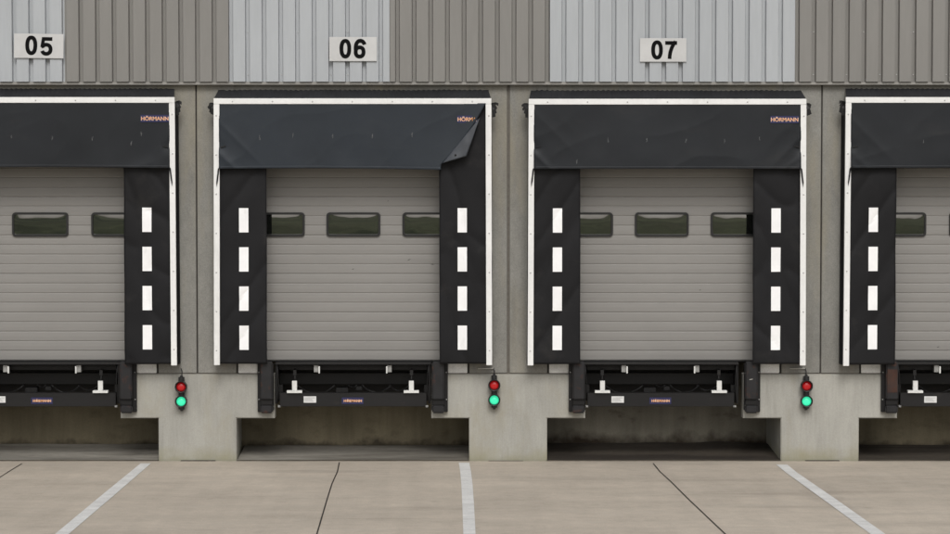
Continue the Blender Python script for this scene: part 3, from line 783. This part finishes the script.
signal(181.4, 386.7, 401.2, 'red and green signal light on the pier between bays 05 and 06', False)
signal(494.2, 385.0, 399.8, 'red and green signal light on the pier between bays 06 and 07')
signal(806.3, 385.8, 401.0, 'red and green signal light on the pier right of bay 07')

# ------------------------------------------------------------------ bay number signs
def stroke(bm, pts, hw, y, closed=False):
    """flat ribbon of half width hw(t) along a centre line, standing proud of the board"""
    n = len(pts); A = []; B = []
    for i, p in enumerate(pts):
        q = pts[(i + 1) % n] if closed or i < n - 1 else p; o = pts[i - 1] if closed or i > 0 else p
        d1 = Vector((p[0] - o[0], p[1] - o[1])); d2 = Vector((q[0] - p[0], q[1] - p[1]))
        if d1.length < 1e-9: d1 = d2
        if d2.length < 1e-9: d2 = d1
        d = (d1.normalized() + d2.normalized()).normalized(); nrm = Vector((-d.y, d.x))
        h = (hw(i / (n - 1)) if callable(hw) else hw) / max(.5, nrm.dot(Vector((-d2.y, d2.x)).normalized()))
        A.append((p[0] + nrm.x * h, p[1] + nrm.y * h)); B.append((p[0] - nrm.x * h, p[1] - nrm.y * h))
    va = [[bm.verts.new((x, yy, z)) for x, z in L_] for L_ in (A, B) for yy in (y - .0012, y)]
    for i in range(n if closed else n - 1):
        j = (i + 1) % n
        for a, b in ((0, 2), (2, 3), (3, 1), (1, 0)): bm.faces.new((va[a][i], va[a][j], va[b][j], va[b][i]))
    if not closed:
        bm.faces.new((va[0][0], va[2][0], va[3][0], va[1][0])); bm.faces.new((va[0][-1], va[1][-1], va[3][-1], va[2][-1]))
def oval(cx, cz, rx, rz, a0=0, a1=360, n=40, e=2.3):
    out = []
    for k in range(n + 1):
        a = R(a0 + (a1 - a0) * k / n); c, q = math.cos(a), math.sin(a)
        out.append((cx + rx * math.copysign(abs(c) ** (2 / e), c), cz + rz * math.copysign(abs(q) ** (2 / e), q)))
    return out
def digit(ch, x0, x1, z0, z1, y, parent):
    """a bold grotesque numeral drawn on a unit cell 0.62 wide, 1 high"""
    bm = bmesh.new(); k = .104
    def put(pts): return [(x0 + p[0] / .62 * (x1 - x0), z0 + p[1] * (z1 - z0)) for p in pts]
    h = k * (z1 - z0)
    if ch == '0': stroke(bm, put(oval(.31, .5, .31 - k, .5 - k * .82)[:-1]), h, y, True)
    if ch == '6':
        stroke(bm, put(oval(.31, .325, .31 - k, .325 - k * .8)[:-1]), h, y, True)
        stroke(bm, put(oval(.35, .50, .35 - k, .5 - k * .8, 28, 188, 26)), h, y - .0004)
    if ch == '5':
        stroke(bm, put([(.60, 1 - k * .95), (.16, 1 - k * .95)]), h * .95, y)
        stroke(bm, put([(.175, 1 - k * .1), (.09, .44)]), h * .9, y - .0004)
        stroke(bm, put([(.06, .48)] + oval(.30, .335, .32 - k, .335 - k * .8, 140, -160, 34, 2.1)), h, y - .0008)
    if ch == '7':
        stroke(bm, put([(.0, 1 - k), (.62, 1 - k)]), h, y)
        stroke(bm, put([(.545, .985), (.44, .83), (.34, .62), (.27, .38), (.24, .18), (.23, 0)]), h, y - .0004)
    bmesh.ops.recalc_face_normals(bm, faces=bm.faces)
    return finish('digit', bm, M['ink'], parent)
def sign(text, u0, u1, v0, v1, digs, label, tilt=0):
    Y = -.13
    x0, zt = P(u0, v0, Y); x1, zb = P(u1, v1, Y)
    root = thing('number_sign', label, 'sign', ((x0 + x1) / 2, Y, zb), 'white bay number signs')
    bm = bmesh.new(); box(bm, x0, x1, Y, Y + .003, zb, zt, .001, 1); finish('board', bm, M['sign'], root)
    for za in (zb + .05, zt - .08):
        bm = bmesh.new(); box(bm, x0 + .05, x1 - .05, Y + .0035, -.1105, za, za + .03); finish('mounting_rail', bm, M['grey_steel'], root)
    for ch, a, b, c, d in digs:
        xa, za = P(a, d, Y); xb, zb2 = P(b, c, Y)
        digit(ch, xa, xb, za, zb2, Y - .0015, root)
    root.rotation_euler.y = tilt
s5 = lambda x: x / 11.86
sign('05', 13.8, 63.5, 33.6, 58, [('0', s5(298), s5(441), 20 + s5(188), 20 + s5(411)), ('5', s5(476), s5(623), 20 + s5(200), 20 + s5(416))], 'white sign with the black number 05', R(.7))
sign('06', 329.2, 376.8, 36.8, 61, [('0', 320 + s5(231), 320 + s5(370), 26 + s5(155), 26 + s5(379)), ('6', 320 + s5(400), 320 + s5(540), 26 + s5(155), 26 + s5(379))], 'white sign with the black number 06')
sign('07', 640, 686.4, 38, 61.6, [('0', 625 + s5(310), 625 + s5(450), 26 + s5(172), 26 + s5(392)), ('7', 625 + s5(476), 625 + s5(618), 26 + s5(177), 26 + s5(388))], 'white sign with the black number 07')
